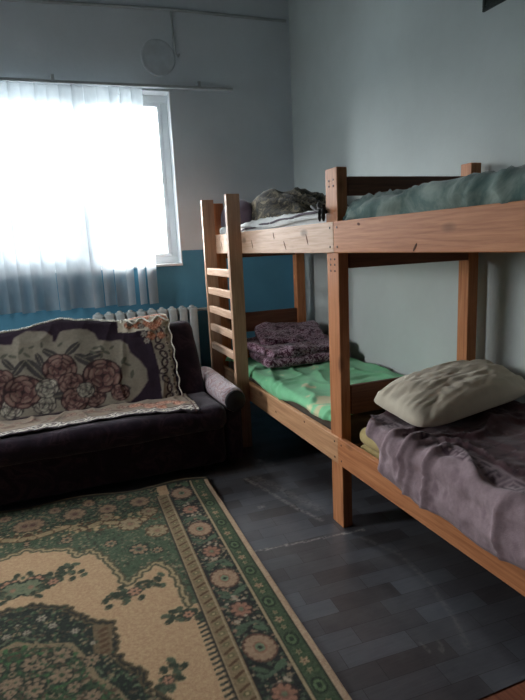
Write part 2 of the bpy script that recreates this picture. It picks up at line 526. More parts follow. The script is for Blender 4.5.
# reveal lining and sill
bm = bmesh.new()
bm_box(bm, (W0 - .001, CY - .002, WZ1 - .008), (W1 + .001, CY + .16, WZ1 + .001), 0)
bm_box(bm, (W1 - .008, CY - .002, WZ0), (W1 + .001, CY + .16, WZ1 - .008), 0)
bm_box(bm, (W0 - .001, CY - .002, WZ0), (W0 + .008, CY + .16, WZ1 - .008), 0)
on_back(struct(from_bm('trim_1', bm, M['reveal'])))
bm = bmesh.new(); bm_box(bm, (W0, CY - .02, WZ0 - .012), (W1, CY + .16, WZ0 + .008), .004)
on_back(struct(from_bm('trim_2', bm, M['pvc'])))
# the PVC window
win = bpy.data.objects.new('window_1', None); COL.objects.link(win); struct(win)
F0, F1 = CY + .12, CY + .19
def win_part(name, boxes, mat, bev=.006):
    bm = bmesh.new()
    for a, b in boxes: bm_box(bm, a, b, bev)
    o = from_bm(name, bm, mat); o.parent = win; return o
fw = .055
a0, a1, b0, b1 = W0 + .008, W1 - .008, WZ0 + .008, WZ1 - .008
win_part('window_frame', [((a0, F0, b0), (a1, F1, b0 + fw)), ((a0, F0, b1 - fw), (a1, F1, b1)),
    ((a0, F0, b0 + fw), (a0 + fw, F1, b1 - fw)), ((a1 - fw, F0, b0 + fw), (a1, F1, b1 - fw)),
    ((.30, F0, b0 + fw), (.36, F1, b1 - fw)), ((-.40, F0, b0 + fw), (-.34, F1, b1 - fw))], M['pvc'])
for (c0, c1) in ((a0 + fw, -.40), (-.34, .30), (.36, a1 - fw)):
    z0, z1 = b0 + fw, b1 - fw; s = .03
    win_part('sash', [((c0, F0 - .008, z0), (c1, F1 - .01, z0 + s)), ((c0, F0 - .008, z1 - s), (c1, F1 - .01, z1)),
        ((c0, F0 - .008, z0 + s), (c0 + s, F1 - .01, z1 - s)), ((c1 - s, F0 - .008, z0 + s), (c1, F1 - .01, z1 - s))], M['pvc'])
    win_part('pane', [((c0 + s, CY + .15, z0 + s), (c1 - s, CY + .156, z1 - s))], M['glass'], 0)
win.matrix_world = BACK
# the board behind the blind
o = board('window_board', (-.95, CY + .06, WZ0 + .009), (.41, CY + .075, 1.80), M['board'], bev=.003)
on_back(tag(o, 'pale rectangular board standing on the window sill behind the blind', 'board'))

# ------------------------------------------------------------------ things on the back wall
cab = tube('cable_trunk', [(-2.6, CY - .012, 3.06), (-.08, CY - .012, 3.13), (1.09, CY - .012, 3.163), (2.03, CY - .012, 3.152)], .011, M['cable'])
on_back(tag(cab, 'thin painted cable running along the back wall just below the ceiling', 'cable'))
cab = tube('hanging_cable', [(1.095, CY - .008, 3.148), (1.10, CY - .010, 3.0), (1.108, CY - .010, 2.86), (1.125, CY - .02, 2.835), (1.135, CY - .03, 2.85)], .008, M['cable'])
on_back(tag(cab, 'short cable drop hanging down the wall above the window with a bent end', 'cable'))
bm = bmesh.new()
N_ = 40
prof = [(0.001, .006), (.06, .006), (.085, .0045), (.105, .0045), (.112, .006), (.122, .0065), (.130, .005), (.132, .0)]
rings = [[bm.verts.new((.975 + r * math.cos(2 * math.pi * k / N_), CY - d, 2.823 + r * math.sin(2 * math.pi * k / N_))) for k in range(N_)] for r, d in prof]
for A, B in zip(rings[:-1], rings[1:]):
    for k in range(N_): bm.faces.new((A[k], A[(k + 1) % N_], B[(k + 1) % N_], B[k]))
bm.faces.new(rings[0])
o = from_bm('round_cover', bm, mat_plain('greyed_cover_paint', (190, 198, 204), .8, .2, .05, 14, .1), None, True)
on_back(tag(o, 'faint grey round cover on the wall above the window beside the cable drop', 'cover'))

# vertical blind
blind = bpy.data.objects.new('vertical_blind', None); COL.objects.link(blind)
tag(blind, 'white vertical blind with long fabric vanes half covering the window', 'blind')
YB_ = CY - .075
def bpart(name, bm, mat, smooth=False):
    o = from_bm(name, bm, mat, None, smooth); o.parent = blind; return o
bm = bmesh.new(); bm_box(bm, (-1.25, YB_ - .02, 2.588), (1.527, YB_ + .022, 2.608), .004); bpart('rail', bm, M['cable'])
for x in (-1.0, .2, 1.264):
    bm = bmesh.new(); bm_box(bm, (x - .012, YB_ + .0, 2.612), (x + .012, CY, 2.65), .002); bm_box(bm, (x - .01, YB_ - .012, 2.605), (x + .01, YB_ + .012, 2.62), .002)
    bpart('bracket', bm, M['cable'])
rng = random.Random(4)
vx = .782; vanes = []
angs = [18, 25, 32, 12, 26, 30, 14, 22, 34, 10, 24, 20, 15, 28, 22, 18, 26, 30, 16, 22, 24, 28, 18, 22]
for k in range(22):
    w = .096; x = vx - k * .0842 + rng.uniform(-.005, .005)
    a_t = math.radians(angs[k]); twist = math.radians(rng.uniform(-12, 22)) if k < 3 else math.radians(rng.uniform(-6, 8))
    sway = rng.uniform(-.006, .006); ph = rng.uniform(0, 6)
    if k == 0: twist = math.radians(18); sway = .0
    if k == 1: twist = math.radians(24)
    if k == 2: twist = math.radians(20)
    zt, zb = 2.585, .975 + rng.uniform(-.008, .008)
    bm = bmesh.new(); rows = []
    nz_ = 36
    for i in range(nz_ + 1):
        t = i / nz_; z = zt + (zb - zt) * t
        a = a_t + twist * t + math.radians(3) * math.sin(ph + t * 5)
        row = []
        for j in range(6):
            q = j / 5 - .5
            cur = .006 * (1 - 4 * q * q)
            px = x + sway * t + q * w * math.cos(a) - cur * math.sin(a)
            py = YB_ + q * w * math.sin(a) + cur * math.cos(a)
            row.append(bm.verts.new((px, py, z)))
        rows.append(row)
    for A, B in zip(rows[:-1], rows[1:]):
        for j in range(5):
            bm.faces.new((A[j], A[j + 1], B[j + 1], B[j]))
    bpart('vane', bm, M['vane'], True)
blind.matrix_world = BACK

# radiator
rad = bpy.data.objects.new('radiator', None); COL.objects.link(rad)
tag(rad, 'white sectional radiator under the window behind the sofa', 'radiator')
for k in range(10):
    x = 1.075 - k * .082
    bm = bmesh.new()
    bm_box(bm, (x - .032, CY - .165, .34), (x + .032, CY - .155, .915), .004)
    bm_box(bm, (x - .012, CY - .155, .34), (x + .012, CY - .055, .91), .005)
    bm_box(bm, (x - .026, CY - .06, .34), (x + .026, CY - .05, .91), .004)
    bm_box(bm, (x - .0405, CY - .145, .865), (x + .0405, CY - .065, .922), .016, 4)
    bm_box(bm, (x - .036, CY - .145, .33), (x + .036, CY - .065, .39), .022, 4)
    bm_box(bm, (x - .020, CY - .125, .90), (x + .020, CY - .075, .936), .014, 4)
    o = from_bm('section', bm, M['radiator'], None, True); o.parent = rad
for z in (.895, .36):
    o = tube('pipe', [(1.10, CY - .105, z), (1.19, CY - .105, z), (1.235, CY - .1, z - .01), (1.245, CY - .07, z - .03), (1.245, CY - .04, z - .05)], .013, M['radiator']); o.parent = rad
for x in (.9, .45):
    bm = bmesh.new(); bm_box(bm, (x - .01, CY - .11, .845), (x + .01, CY, .865), .003)
    o = from_bm('bracket', bm, M['radiator']); o.parent = rad
rad.matrix_world = BACK

cp = tube('corner_pipe', [(2.03, 4.335, 0.003), (2.03, 4.335, 1.42)], .008, M['pvc'])
tag(cp, 'thin pale pipe standing in the room corner behind the bunk', 'pipe')

# dark grille high on the right wall
g = empty('wall_grille', (CX, 1.98, 2.42), 'dark green grille high on the right wall at the top edge of the view', 'grille')
bm = bmesh.new()
for a, b in (((CX - .012, 1.75, 2.42), (CX, 2.216, 2.435)), ((CX - .012, 1.75, 2.76), (CX, 2.216, 2.775)), ((CX - .012, 1.75, 2.435), (CX, 1.765, 2.76)), ((CX - .012, 2.201, 2.435), (CX, 2.216, 2.76))):
    bm_box(bm, a, b, .002)
keep(from_bm('frame', bm, M['grille']), g)
bm = bmesh.new()
bm_box(bm, (CX - .004, 1.765, 2.435), (CX, 2.201, 2.76), 0)
for k in range(26): bm_box(bm, (CX - .009, 1.766, 2.441 + k * .0125), (CX - .003, 2.2, 2.446 + k * .0125), 0)
keep(from_bm('mesh_panel', bm, M['grille']), g)

#@@BED
# ------------------------------------------------------------------ the bunk bed (four berths on shared posts)
bed = empty('bunk_bed', (1.62, 2.2, .003), 'orange-brown pine bunk bed of two joined bunks along the right wall', 'bunk bed')
XF = 1.21; ZU0, ZU1, ZL0, ZL1 = 1.343, 1.481, .333, .468
def bb(name, a, b, m, bev=.004, label=None): return board(name, a, b, M[m], bed, bev, label)
YJ = 2.185
YS, YE = .16, 4.09
# side rails
bb('side_rail', (XF, YJ, ZU0), (XF + .028, YE, ZU1), 'pale_y')
bb('side_rail', (XF, YS, ZU0), (XF + .028, YJ - .001, ZU1), 'wood_y')
bb('side_rail', (XF, YJ, ZL0), (XF + .028, YE, ZL1), 'mid_y')
bb('side_rail', (XF - .001, YS, ZL0), (XF + .028, YJ - .001, ZL1), 'wood_y')
for z0, z1 in ((ZU0, ZU1), (ZL0, ZL1)):
    bb('back_rail', (2.032, YS, z0), (2.052, 4.0, z1), 'wood_y')
# posts
def post(x0, x1, y0, y1, z): return bb('post', (x0, y0, .003), (x1, y1, z), 'wood_z')
pm = post(XF + .008, XF + .060, 2.158, 2.264, 1.712)
post(1.956, 2.018, 2.158, 2.232, 1.735)
post(XF + .012, XF + .09, 4.04, 4.11, 1.712)
post(1.893, 1.968, 4.04, 4.11, 1.735)
post(XF + .012, XF + .066, .16, .235, 1.712)
post(1.956, 2.03, .16, .235, 1.735)
# end boards
for y, m in ((2.16, 'dark_x'),):
    bb('end_board', (XF + .066, y, 1.59), (1.956, y + .024, 1.672), m)
    bb('end_board', (XF + .066, y, 1.272), (1.956, y + .024, 1.40), m)
    bb('end_board', (XF + .066, y, .58), (1.956, y + .024, .722), m)
    bb('end_board', (XF + .066, y, .30), (1.956, y + .024, .42), m)
for z0, z1 in ((1.59, 1.672), (1.30, 1.44), (.71, .865), (.30, .44)):
    bb('end_board', (XF + .09, 4.055, z0), (1.893, 4.08, z1), 'dark_x')
    bb('end_board', (XF + .066, .18, z0), (1.956, .205, z1), 'dark_x')
# slats carried between the rails
for zz in (1.365, .352):
    for k in range(19):
        y = .30 + k * .2
        if 2.1 < y < 2.26: continue
        bb('slat', (XF + .028, y, zz), (2.032, y + .12, zz + .018), 'wood_x', 0)
# ladder
lx0, lx1 = 1.12, XF
bb('ladder_stile', (lx0, 3.410, .003), (lx1, 3.452, 1.722), 'mid_z', .003)
bb('ladder_stile', (lx0, 3.99, .003), (lx1, 4.03, 1.735), 'mid_z', .003)
for z in (1.188, 1.045, .905, .768, .625):
    bb('rung', (lx0 + .004, 3.452, z), (lx0 + .034, 3.99, z + .052), 'pale_y', .006)
# screws
def screw(p):
    bm = bmesh.new(); bmesh.ops.create_uvsphere(bm, u_segments=8, v_segments=6, radius=.0055)
    for v in bm.verts: v.co = Vector((v.co.x * .4 + p[0], v.co.y + p[1], v.co.z + p[2]))
    keep(from_bm('screw', bm, M['screw'], None, True), bed)
for y in (2.190, 2.228):
    for z in (1.66, 1.635, 1.315, 1.29, 1.262): screw((XF + .008, y, z))
for y in (2.15, 2.215):
    for z in (1.455, 1.37, .44, .36): screw((XF - .0005, y, z))
# the splits and knots of the front rail
def knot(y, z, L, ang):
    bm = bmesh.new(); bmesh.ops.create_uvsphere(bm, u_segments=12, v_segments=6, radius=1)
    for v in bm.verts:
        a, b = v.co.y * L, v.co.z * .006
        v.co = Vector((XF - .0002 + v.co.x * .0008, y + a * math.cos(ang) - b * math.sin(ang), z + a * math.sin(ang) + b * math.cos(ang)))
    keep(from_bm('knot', bm, M['knot'], None, True), bed)
M['knot'] = mat_plain('dark_knot', (96, 60, 42), .7, .2, .2, 60, 0)
for y, z, L, a in ((1.60, 1.362, .018, -.9), (2.87, 1.44, .022, 1.2), (2.72, 1.385, .03, 1.0), (3.22, 1.40, .03, 1.2), (3.72, 1.42, .04, 1.1), (3.85, 1.40, .035, 1.1),
                   (2.45, 1.41, .03, 1.15), (1.97, 1.46, .012, .2), (2.95, .385, .009, .3), (2.55, .44, .008, 0.)):
    knot(y, z, L, a)

# ------------------------------------------------------------------ cloth materials
def mat_cloth(name, stops, scale=8, rough=.9, bump=.3, sheen=.2, detail=6, dist=.8, weave=300, stretch=(1, 1, 1)):
    t = NT(name); v = t.mapping(stretch)
    f = t.noise(v, scale, detail, .6, dist)
    t.color(t.ramp(f, stops)); t.rough(rough, .12); t.b.inputs['Sheen Weight'].default_value = sheen
    t.bump(t.noise(t.mapping(), weave, 2), bump, .002); return t.m
M['mat_white'] = mat_cloth('white_ticking', [(.3, (196, 200, 200)), (.7, (222, 224, 222))], 12)
M['mat_yellow'] = mat_cloth('yellow_mattress_cover', [(.3, (176, 156, 104)), (.7, (200, 182, 130))], 14)
M['mat_dark'] = mat_cloth('dark_mattress_cover', [(.3, (70, 62, 54)), (.7, (96, 86, 74))], 10)
M['teal'] = mat_cloth('teal_grey_blanket', [(.36, (62, 86, 84)), (.5, (88, 112, 108)), (.6, (132, 148, 140)), (.75, (74, 98, 96))], 5, detail=8)
M['camo'] = mat_cloth('camouflage_blanket', [(.42, (26, 25, 22)), (.47, (84, 76, 58)), (.53, (36, 35, 30)), (.58, (118, 108, 86))], 13, detail=2, dist=1.5)
M['plum'] = mat_cloth('plum_bedding', [(.3, (62, 52, 62)), (.7, (84, 74, 86))], 10)
M['green'] = mat_cloth('green_sheet', [(.30, (112, 186, 136)), (.56, (128, 202, 152)), (.62, (134, 206, 156)), (.68, (214, 210, 168))], 5, detail=3, dist=.6)
M['speck'] = mat_cloth('speckled_purple_quilt', [(.42, (70, 38, 54)), (.49, (112, 66, 88)), (.54, (198, 176, 190)), (.62, (120, 76, 98))], 38, detail=4, dist=1.2)
M['bluepat'] = mat_cloth('blue_patterned_blanket', [(.42, (36, 50, 60)), (.5, (80, 160, 176)), (.58, (54, 60, 70)), (.68, (184, 96, 88))], 14, detail=2, dist=1.)
M['orange'] = mat_cloth('orange_cloth', [(.40, (70, 60, 56)), (.52, (222, 140, 60)), (.7, (196, 160, 110))], 16, detail=2)
M['pillow'] = mat_cloth('beige_pillowcase', [(.3, (202, 192, 172)), (.7, (220, 211, 192))], 5, stretch=(1, 3, 1))

# ------------------------------------------------------------------ mattresses
def lumps(amp, s=4., seed=0., ridge_amp=0.):
    def f(p, d):
        v = amp * fract(p.x * s + seed, p.y * s, p.z * s + seed) + ridge_amp * (ridge(p.x * s * 2 + seed, p.y * s * 1.4, seed) - .5)
        return d * v
    return f
def mattress(c, size, r, mat, seed, label, amp=.006):
    o = rounded_box('mattress', c, size, r, mat, (26, 50, 4), lumps(amp, 5., seed))
    return tag(o, label, 'mattress')
# upper near
mattress((1.635, 1.185, 1.463), (.775, 1.84, .150), .03, M['mat_white'], 1.1, 'pale mattress of the near upper bunk under the teal blanket')
# upper far
mw = mattress((1.635, 3.135, 1.46), (.775, 1.76, .150), .03, M['mat_white'], 2.2, 'white mattress of the far upper bunk behind the ladder')
# lower far / near
mattress((1.635, 3.13, .448), (.775, 1.76, .145), .03, M['mat_dark'], 3.3, 'dark mattress of the far lower bunk under the green sheet')

my = empty('mattress', (1.635, 1.18, .372), 'yellow mattress of the near lower bunk, folded in two layers', 'mattress')
keep(rounded_box('bottom_layer', (1.635, 1.18, .420), (.775, 1.80, .095), .04, M['mat_yellow'], (24, 50, 3), lumps(.004, 6., 4.)), my)
keep(rounded_box('top_layer', (1.635, 1.20, .508), (.765, 1.76, .082), .038, M['mat_yellow'], (24, 50, 3), lumps(.005, 6., 5.)), my)

# drape helper: cloth lying on a bed, bending over the front (x) edge and the far (y) end
def bend(s, r):
    if s >= 0: return s, 0.
    a = min(-s / r, math.pi / 2)
    rest = max(0, -s - r * math.pi / 2)
    return -r * math.sin(a), -(r * (1 - math.cos(a)) + rest)
def drape(name, x0, x1, y0, y1, z, front, end, r, mat, wr, step=.016, pattern=None, thick=.005, inner=None, lean=.0):
    """front(y) length hanging in front; end: length hanging at the y1 end; wr(x,y)->height"""
    us = frange(0, 1, step / (x1 - x0 + .1)); vs2 = frange(0, 1, step / (y1 - y0 + end))
    def fn(u, v):
        yy = y0 + v * (y1 - y0 + end)          # arc coordinate along y
        F = front(yy)
        s = -F + u * (x1 - x0 + F)
        hx, dz = bend(s, r); hy, dz2 = bend(y1 - yy, r)
        h = wr(s, yy)
        side = min(1, max(0, -dz / (r * 1.0)))
        x = x0 + hx - h * side * .9 + lean * dz
        return Vector((x, y1 - hy, z + dz + dz2 + h * (1 - side * .8)))
    return grid_obj(name, us, vs2, fn, mat, thick, pattern)
def wr1(a1, a2, seed, s=1.):
    def f(x, y):
        q = nz(x * 3 + seed, y * 3, seed)
        return max(0, a1 * (.5 + .8 * fract(x * 3.2 * s + seed, y * 2.2 * s, seed)) + a2 * max(0, ridge(x * 5 * s + seed + q, y * 3.5 * s + q * 2, seed)) ** 3)
    return f

# teal blanket on the near upper bunk
o = drape('blanket', 1.272, 2.02, .30, 2.085, 1.546, lambda y: .094 + .006 * math.sin(y * 5), .09, .03, M['teal'], wr1(.022, .030, 3.))
tag(o, 'dark teal-grey blanket rumpled over the near upper mattress', 'blanket')
# green sheet on the far lower bunk
o = drape('bed_sheet', 1.268, 2.02, 2.27, 4.0, .532, lambda y: .058 + .022 * math.sin(y * 4.3 + 1) + .012 * math.sin(y * 11), .0, .028, M['green'], wr1(.014, .018, 8.), step=.014)
tag(o, 'bright green bed sheet with pale blotches on the far lower bunk', 'sheet')
# patterned blanket layer peeking out on the near lower bunk
o = rounded_box('blanket', (1.65, 1.25, .567), (.70, 1.62, .034), .016, M['bluepat'], (24, 50, 2), lumps(.004, 7., 6.))
tag(o, 'blue and red patterned blanket peeking out between yellow mattress and throw', 'blanket')

# plum throw with a meander pattern
TH_Y0, TH_Y1 = .32, 2.04
def throw_front(y):
    if y > 1.74: return max(-.12, .15 - (y - 1.74) * .64 + .012 * math.sin(y * 40))
    return .16 + .035 * max(0, math.sin((1.85 - y) * 3.1)) + .008 * math.sin(y * 17)
cv = Canvas(-.25, .85, .3, 2.1, .004, (152, 132, 138))
rg = random.Random(11)
cv.a[cv.U > .10] = (88, 60, 66)  # maroon top, painted darker for the shade of the upper bunk
for u_ in (.02, .30, .56):
    dark = (74, 54, 66)
    y = .32
    while y < 2.08:
        p = .075
        for h_ in (.026, .010):
            cv.line([(u_ + .03 - h_, y - h_), (u_ + .03 + h_, y - h_), (u_ + .03 + h_, y + h_), (u_ + .03 - h_, y + h_), (u_ + .03 - h_, y - h_)], .006, dark)
        cv.line([(u_ + .03, y + .026), (u_ + .03, y + p - .026)], .006, dark)
        y += p
for v_ in (1.52, 1.44, .9, .82): cv.a[(abs(cv.V - v_) < .008) & (cv.U > .1)] = (66, 40, 48)
mk = (cv.U > .11) & (cv.U < .28)
cv.dabs(mk, 260, [(112, 88, 96), (70, 48, 58)], .005, .014, rg)
cv.dabs(cv.U > .36, 500, [(112, 92, 96), (72, 46, 54)], .006, .016, rg)
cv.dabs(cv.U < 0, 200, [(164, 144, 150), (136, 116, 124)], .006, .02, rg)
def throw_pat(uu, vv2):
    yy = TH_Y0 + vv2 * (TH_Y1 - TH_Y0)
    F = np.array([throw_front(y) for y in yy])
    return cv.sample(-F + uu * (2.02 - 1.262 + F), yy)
def throw_wr(x, y):
    q = nz(x * 3, y * 3, 5.)
    h = .016 * (.5 + fract(x * 7, y * 6, 7.)) + .026 * max(0, ridge(x * 4 + q, y * 5 + q * 2 + x * 3, 4.)) ** 4
    # deep folds falling at the far front corner
    k = max(0, 1 - abs(x + .02) / .25)
    h += k * .034 * (max(0, math.cos((y - 1.80 - x * .25) * 2 * math.pi / .13)) ** 3) * max(0, 1 - abs(y - 1.72) / .25)
    # big billow at the hem towards the camera
    h += max(0, 1 - abs(x + .06) / .2) * .018 * (.5 + .5 * math.sin(y * 9 + x * 14)) * (1 if y < 1.5 else .4)
    return max(0, h)
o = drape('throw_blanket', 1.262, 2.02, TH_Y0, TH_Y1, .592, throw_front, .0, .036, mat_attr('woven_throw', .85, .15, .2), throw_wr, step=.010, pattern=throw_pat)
for v in o.data.vertices:      # the hem lies outside the rail
    if v.co.z < .53 and v.co.x < 1.30: v.co.x -= .028 * min(1, (.53 - v.co.z) / .05)
tag(o, 'plum grey throw blanket with a meander pattern hanging over the lower near rail', 'blanket')

# pillow
def pillow():
    Lc, Fc, Rc, Bc = Vector((1.33, 2.085, .672)), Vector((1.335, 1.695, .640)), Vector((2.03, 1.80, .672)), Vector((1.99, 2.115, .745))
    n = 44; bm = bmesh.new(); T_, B_ = {}, {}
    for i in range(n + 1):
        for j in range(n + 1):
            u, v = i / n, j / n                    # u along the long side, v front to back
            U_, V_ = 2 * u - 1, 2 * v - 1
            # corners pulled out, sides slightly drawn in
            m_ = max(abs(U_), abs(V_)); l_ = (abs(U_) ** 5 + abs(V_) ** 5) ** .2
            k_ = (m_ / l_ if l_ > 0 else 1.) * 1.08
            uu = .5 + U_ * k_ / 2 - .02 * U_ * (1 - V_ * V_); vv3 = .5 + V_ * k_ / 2 - .03 * V_ * (1 - U_ * U_)
            p = (Fc * (1 - uu) + Rc * uu) * (1 - vv3) + (Lc * (1 - uu) + Bc * uu) * vv3
            e = max(0, (1 - abs(U_) ** 3)) ** .40 * max(0, (1 - abs(V_) ** 2.8)) ** .40
            wr = .006 * ridge(u * 4 + v * 2, v * 12 - u * 4, 2.) * e ** .3 + .004 * ridge(u * 9, v * 5 + u * 8, 7.) + .010 * fract(u * 3, v * 5, 9.)
            wr *= min(1, e * 4)
            rim = i in (0, n) or j in (0, n)
            T_[i, j] = bm.verts.new(p + Vector((0, -.01, 1)) * (.088 * e + wr))
            B_[i, j] = T_[i, j] if rim else bm.verts.new(p - Vector((0, 0, 1)) * (.032 * e))
    for i in range(n):
        for j in range(n):
            bm.faces.new((T_[i, j], T_[i + 1, j], T_[i + 1, j + 1], T_[i, j + 1]))
            q = list(dict.fromkeys((B_[i, j], B_[i, j + 1], B_[i + 1, j + 1], B_[i + 1, j])))
            try: bm.faces.new(q)
            except ValueError: pass
    return from_bm('pillow', bm, M['pillow'], None, True)
tag(pillow(), 'plump beige pillow lying on the plum throw against the post', 'pillow')

# speckled purple quilt folded on the green sheet
q = empty('folded_quilt', (1.64, 3.66, .56), 'folded dark purple quilt with pale speckles on the green sheet', 'quilt')
def qxf(c, rot, tilt=0):
    R_ = Matrix.Rotation(rot, 3, 'Z') @ Matrix.Rotation(tilt, 3, 'X')
    return lambda w: R_ @ w + Vector(c)
keep(rounded_box('fold', (0, 0, 0), (.64, .70, .060), .028, M['speck'], (24, 26, 3), lumps(.012, 5., 7., .006), qxf((1.655, 3.66, .592), math.radians(-4))), q)
keep(rounded_box('fold', (0, 0, 0), (.62, .64, .055), .026, M['speck'], (24, 26, 3), lumps(.026, 3.4, 9., .012), qxf((1.655, 3.67, .648), math.radians(3))), q)
keep(rounded_box('fold', (0, 0, 0), (.50, .46, .055), .026, M['speck'], (24, 26, 3), lumps(.034, 3.2, 12., .014), qxf((1.70, 3.79, .704), math.radians(-14), .10)), q)

# camouflage blanket heap and plum bundle on the far upper bunk
def heap(name, x0, x1, y0, y1, z0, H, mat, seed, amp=.03, pw=.5):
    n = 40; bm = bmesh.new(); T_, B_ = {}, {}
    for i in range(n + 1):
        for j in range(n + 1):
            u, v = 2 * i / n - 1, 2 * j / n - 1
            m_ = max(abs(u), abs(v)); l = math.hypot(u, v)
            k = (m_ / l if l > 0 else 1) * .7 + .3
            x = (x0 + x1) / 2 + u * k * (x1 - x0) / 2; y = (y0 + y1) / 2 + v * k * (y1 - y0) / 2
            e = max(0, 1 - m_ ** 3) ** pw
            h = H(x, y) * e
            w = amp * (max(0, ridge(x * 6 + seed, y * 4 + x * 3, seed)) ** 2 - .3) * min(1, e * 2)
            rim = i in (0, n) or j in (0, n)
            T_[i, j] = bm.verts.new((x, y, z0 + .006 + max(0, h + w) * (0 if rim else 1)))
            B_[i, j] = T_[i, j] if rim else bm.verts.new((x, y, z0))
    for i in range(n):
        for j in range(n):
            bm.faces.new((T_[i, j], T_[i + 1, j], T_[i + 1, j + 1], T_[i, j + 1]))
            qd = list(dict.fromkeys((B_[i, j], B_[i, j + 1], B_[i + 1, j + 1], B_[i + 1, j])))
            bm.faces.new(qd)
    return from_bm(name, bm, mat, None, True)
o = heap('camouflage_blanket', 1.32, 1.99, 3.02, 4.02, 1.537, lambda x, y: .20 - .16 * max(0, (3.5 - y)) / .5 - .08 * max(0, x - 1.6), M['camo'], 3., .05)
tag(o, 'heap of brown camouflage blanket at the far end of the upper bunk', 'blanket')
o = heap('bedding_bundle', 1.235, 1.40, 3.50, 4.03, 1.537, lambda x, y: .16, M['plum'], 6., .02, .3)
tag(o, 'dark plum bedding bundle seen between the ladder stiles on the upper bunk', 'bedding')
# quilted cover on the far upper mattress, with a grey edging
o = drape('mattress_cover', 1.262, 1.98, 2.26, 3.45, 1.538, lambda y: .058 + .01 * math.sin(y * 7), .0, .028, M['mat_white'], wr1(.006, .012, 14., 1.8), step=.016)
tag(o, 'crumpled white quilted cover on the far upper mattress', 'bed cover')
pp_ = []
for k in range(40):
    t = k / 39; y = 3.46 - t * 1.17
    pp_.append((1.232 + .002 * math.sin(t * 20), y, 1.49 + .052 * t ** .8 + .003 * math.sin(t * 26)))
pe = tube('edging', pp_, .006, M['plum']); pe.parent = o; pe['label'] = 'grey edging'
# black strap round the rail beside the post
st = empty('tie_strap', (1.22, 2.26, 1.53), 'black strap tied over the white cover beside the middle post', 'strap')
keep(tube('band', [(1.226, 2.42, 1.565), (1.222, 2.38, 1.552), (1.204, 2.33, 1.540), (1.200, 2.28, 1.530), (1.205, 2.235, 1.527)], .008, M['black']), st)
keep(tube('band', [(1.226, 2.35, 1.575), (1.214, 2.33, 1.556), (1.200, 2.30, 1.545), (1.196, 2.24, 1.542)], .007, M['black']), st)
keep(tube('knot', [(1.200, 2.25, 1.555), (1.190, 2.235, 1.535), (1.197, 2.25, 1.505), (1.205, 2.262, 1.490)], [.008, .011, .010, .005], M['black']), st)
keep(tube('knot', [(1.200, 2.29, 1.550), (1.192, 2.275, 1.532), (1.199, 2.29, 1.502), (1.205, 2.30, 1.490)], [.006, .009, .008, .004], M['black']), st)
# orange cloth
o = heap('orange_cloth', 1.29, 1.36, 3.74, 3.98, .566, lambda x, y: .05, M['orange'], 2., .02)
tag(o, 'small orange cloth in the corner behind the ladder on the lower bunk', 'cloth')

#@@SOFA
# ------------------------------------------------------------------ the sofa
def mat_sofa():
    t = NT('dark_purple_upholstery'); v = t.mapping()
    f = t.noise(v, 7., 6, .6, 1.5)
    c = t.ramp(f, [(.40, (36, 26, 38)), (.52, (46, 33, 48)), (.60, (70, 52, 64)), (.64, (42, 30, 42))])
    t.color(t.mix(.4, c, L4((38, 27, 40)))); t.rough(.8, .15); t.b.inputs['Sheen Weight'].default_value = .15
    t.bump(t.noise(v, 220., 2), .25, .003); return t.m
M['sofa'] = mat_sofa()
M['arm'] = mat_cloth('worn_floral_arm_cover', [(.36, (122, 92, 98)), (.46, (176, 168, 174)), (.56, (146, 112, 114)), (.66, (200, 194, 196))], 18, detail=4, sheen=.4)
M['armend'] = mat_plain('black_arm_disc', (30, 28, 32), .5, .3, .1, 20, .1)
sofa = empty('sofa', (0, 3.45, .003), 'low dark purple sofa with bolster arms in front of the radiator', 'sofa')
SX0, SX1 = -.97, .93
keep(rounded_box('base', ((SX0 + SX1) / 2, 3.44, .175), (SX1 - SX0, .66, .25), .03, M['sofa'], (40, 14, 6), lumps(.004, 4., 1.)), sofa)
for x in (SX0 + .12, SX1 - .12):
    for y in (3.18, 3.70): keep(board('foot', (x - .03, y - .03, .003), (x + .03, y + .03, .055), M['armend'], None, .004), sofa)
keep(rounded_box('seat', ((SX0 + SX1) / 2, 3.33, .360), (SX1 - SX0, .56, .155), .06, M['sofa'], (50, 16, 3), lumps(.010, 3.5, 2.)), sofa)
BN = Vector((0, -.857, .514)); BS = Vector((0, .514, .857))       # out of the backrest, up the backrest
BO = Vector((0, 3.42, .42))
def bxf(w): return Vector(((SX0 + SX1) / 2 - .005 + w.x, 0, 0)) + BO + BS * (w.y + .23) + BN * (w.z - .085)
def bdisp(p, d):
    v = d * (.010 * fract(p.x * 3, p.y * 3, 1.))
    v += Vector((0, .03 * math.sin((p.x + 1.1) * 3.6) * max(0, p.y / .35), 0))
    return v
keep(rounded_box('backrest', (0, 0, 0), (SX1 - SX0, .68, .16), .075, M['sofa'], (50, 22, 3), bdisp, bxf), sofa)
for s, xc in ((1, 1.0), (-1, -1.04)):
    pts = [(xc - .012 * t * s, 3.10 + .68 * t, .450 + .02 * t) for t in [i / 14 for i in range(15)]]
    arm = keep(tube('armrest', pts, [.070] + [.077] * 13 + [.068], M['arm'], None, 24), sofa)
    pts2 = [(xc, 3.092, .450), (xc, 3.10, .450)]
    disc = tube('end_disc', [(xc, 3.084, .450), (xc, 3.090, .450), (xc, 3.104, .450)], [.058, .066, .068], M['armend'], None, 28)
    disc.parent = arm; disc.matrix_parent_inverse = arm.matrix_world.inverted() if False else Matrix.Identity(4)
    keep(rounded_box('arm_panel', (xc - .005 * s, 3.44, .24), (.10, .66, .37), .02, M['sofa'], (4, 20, 10)), sofa)

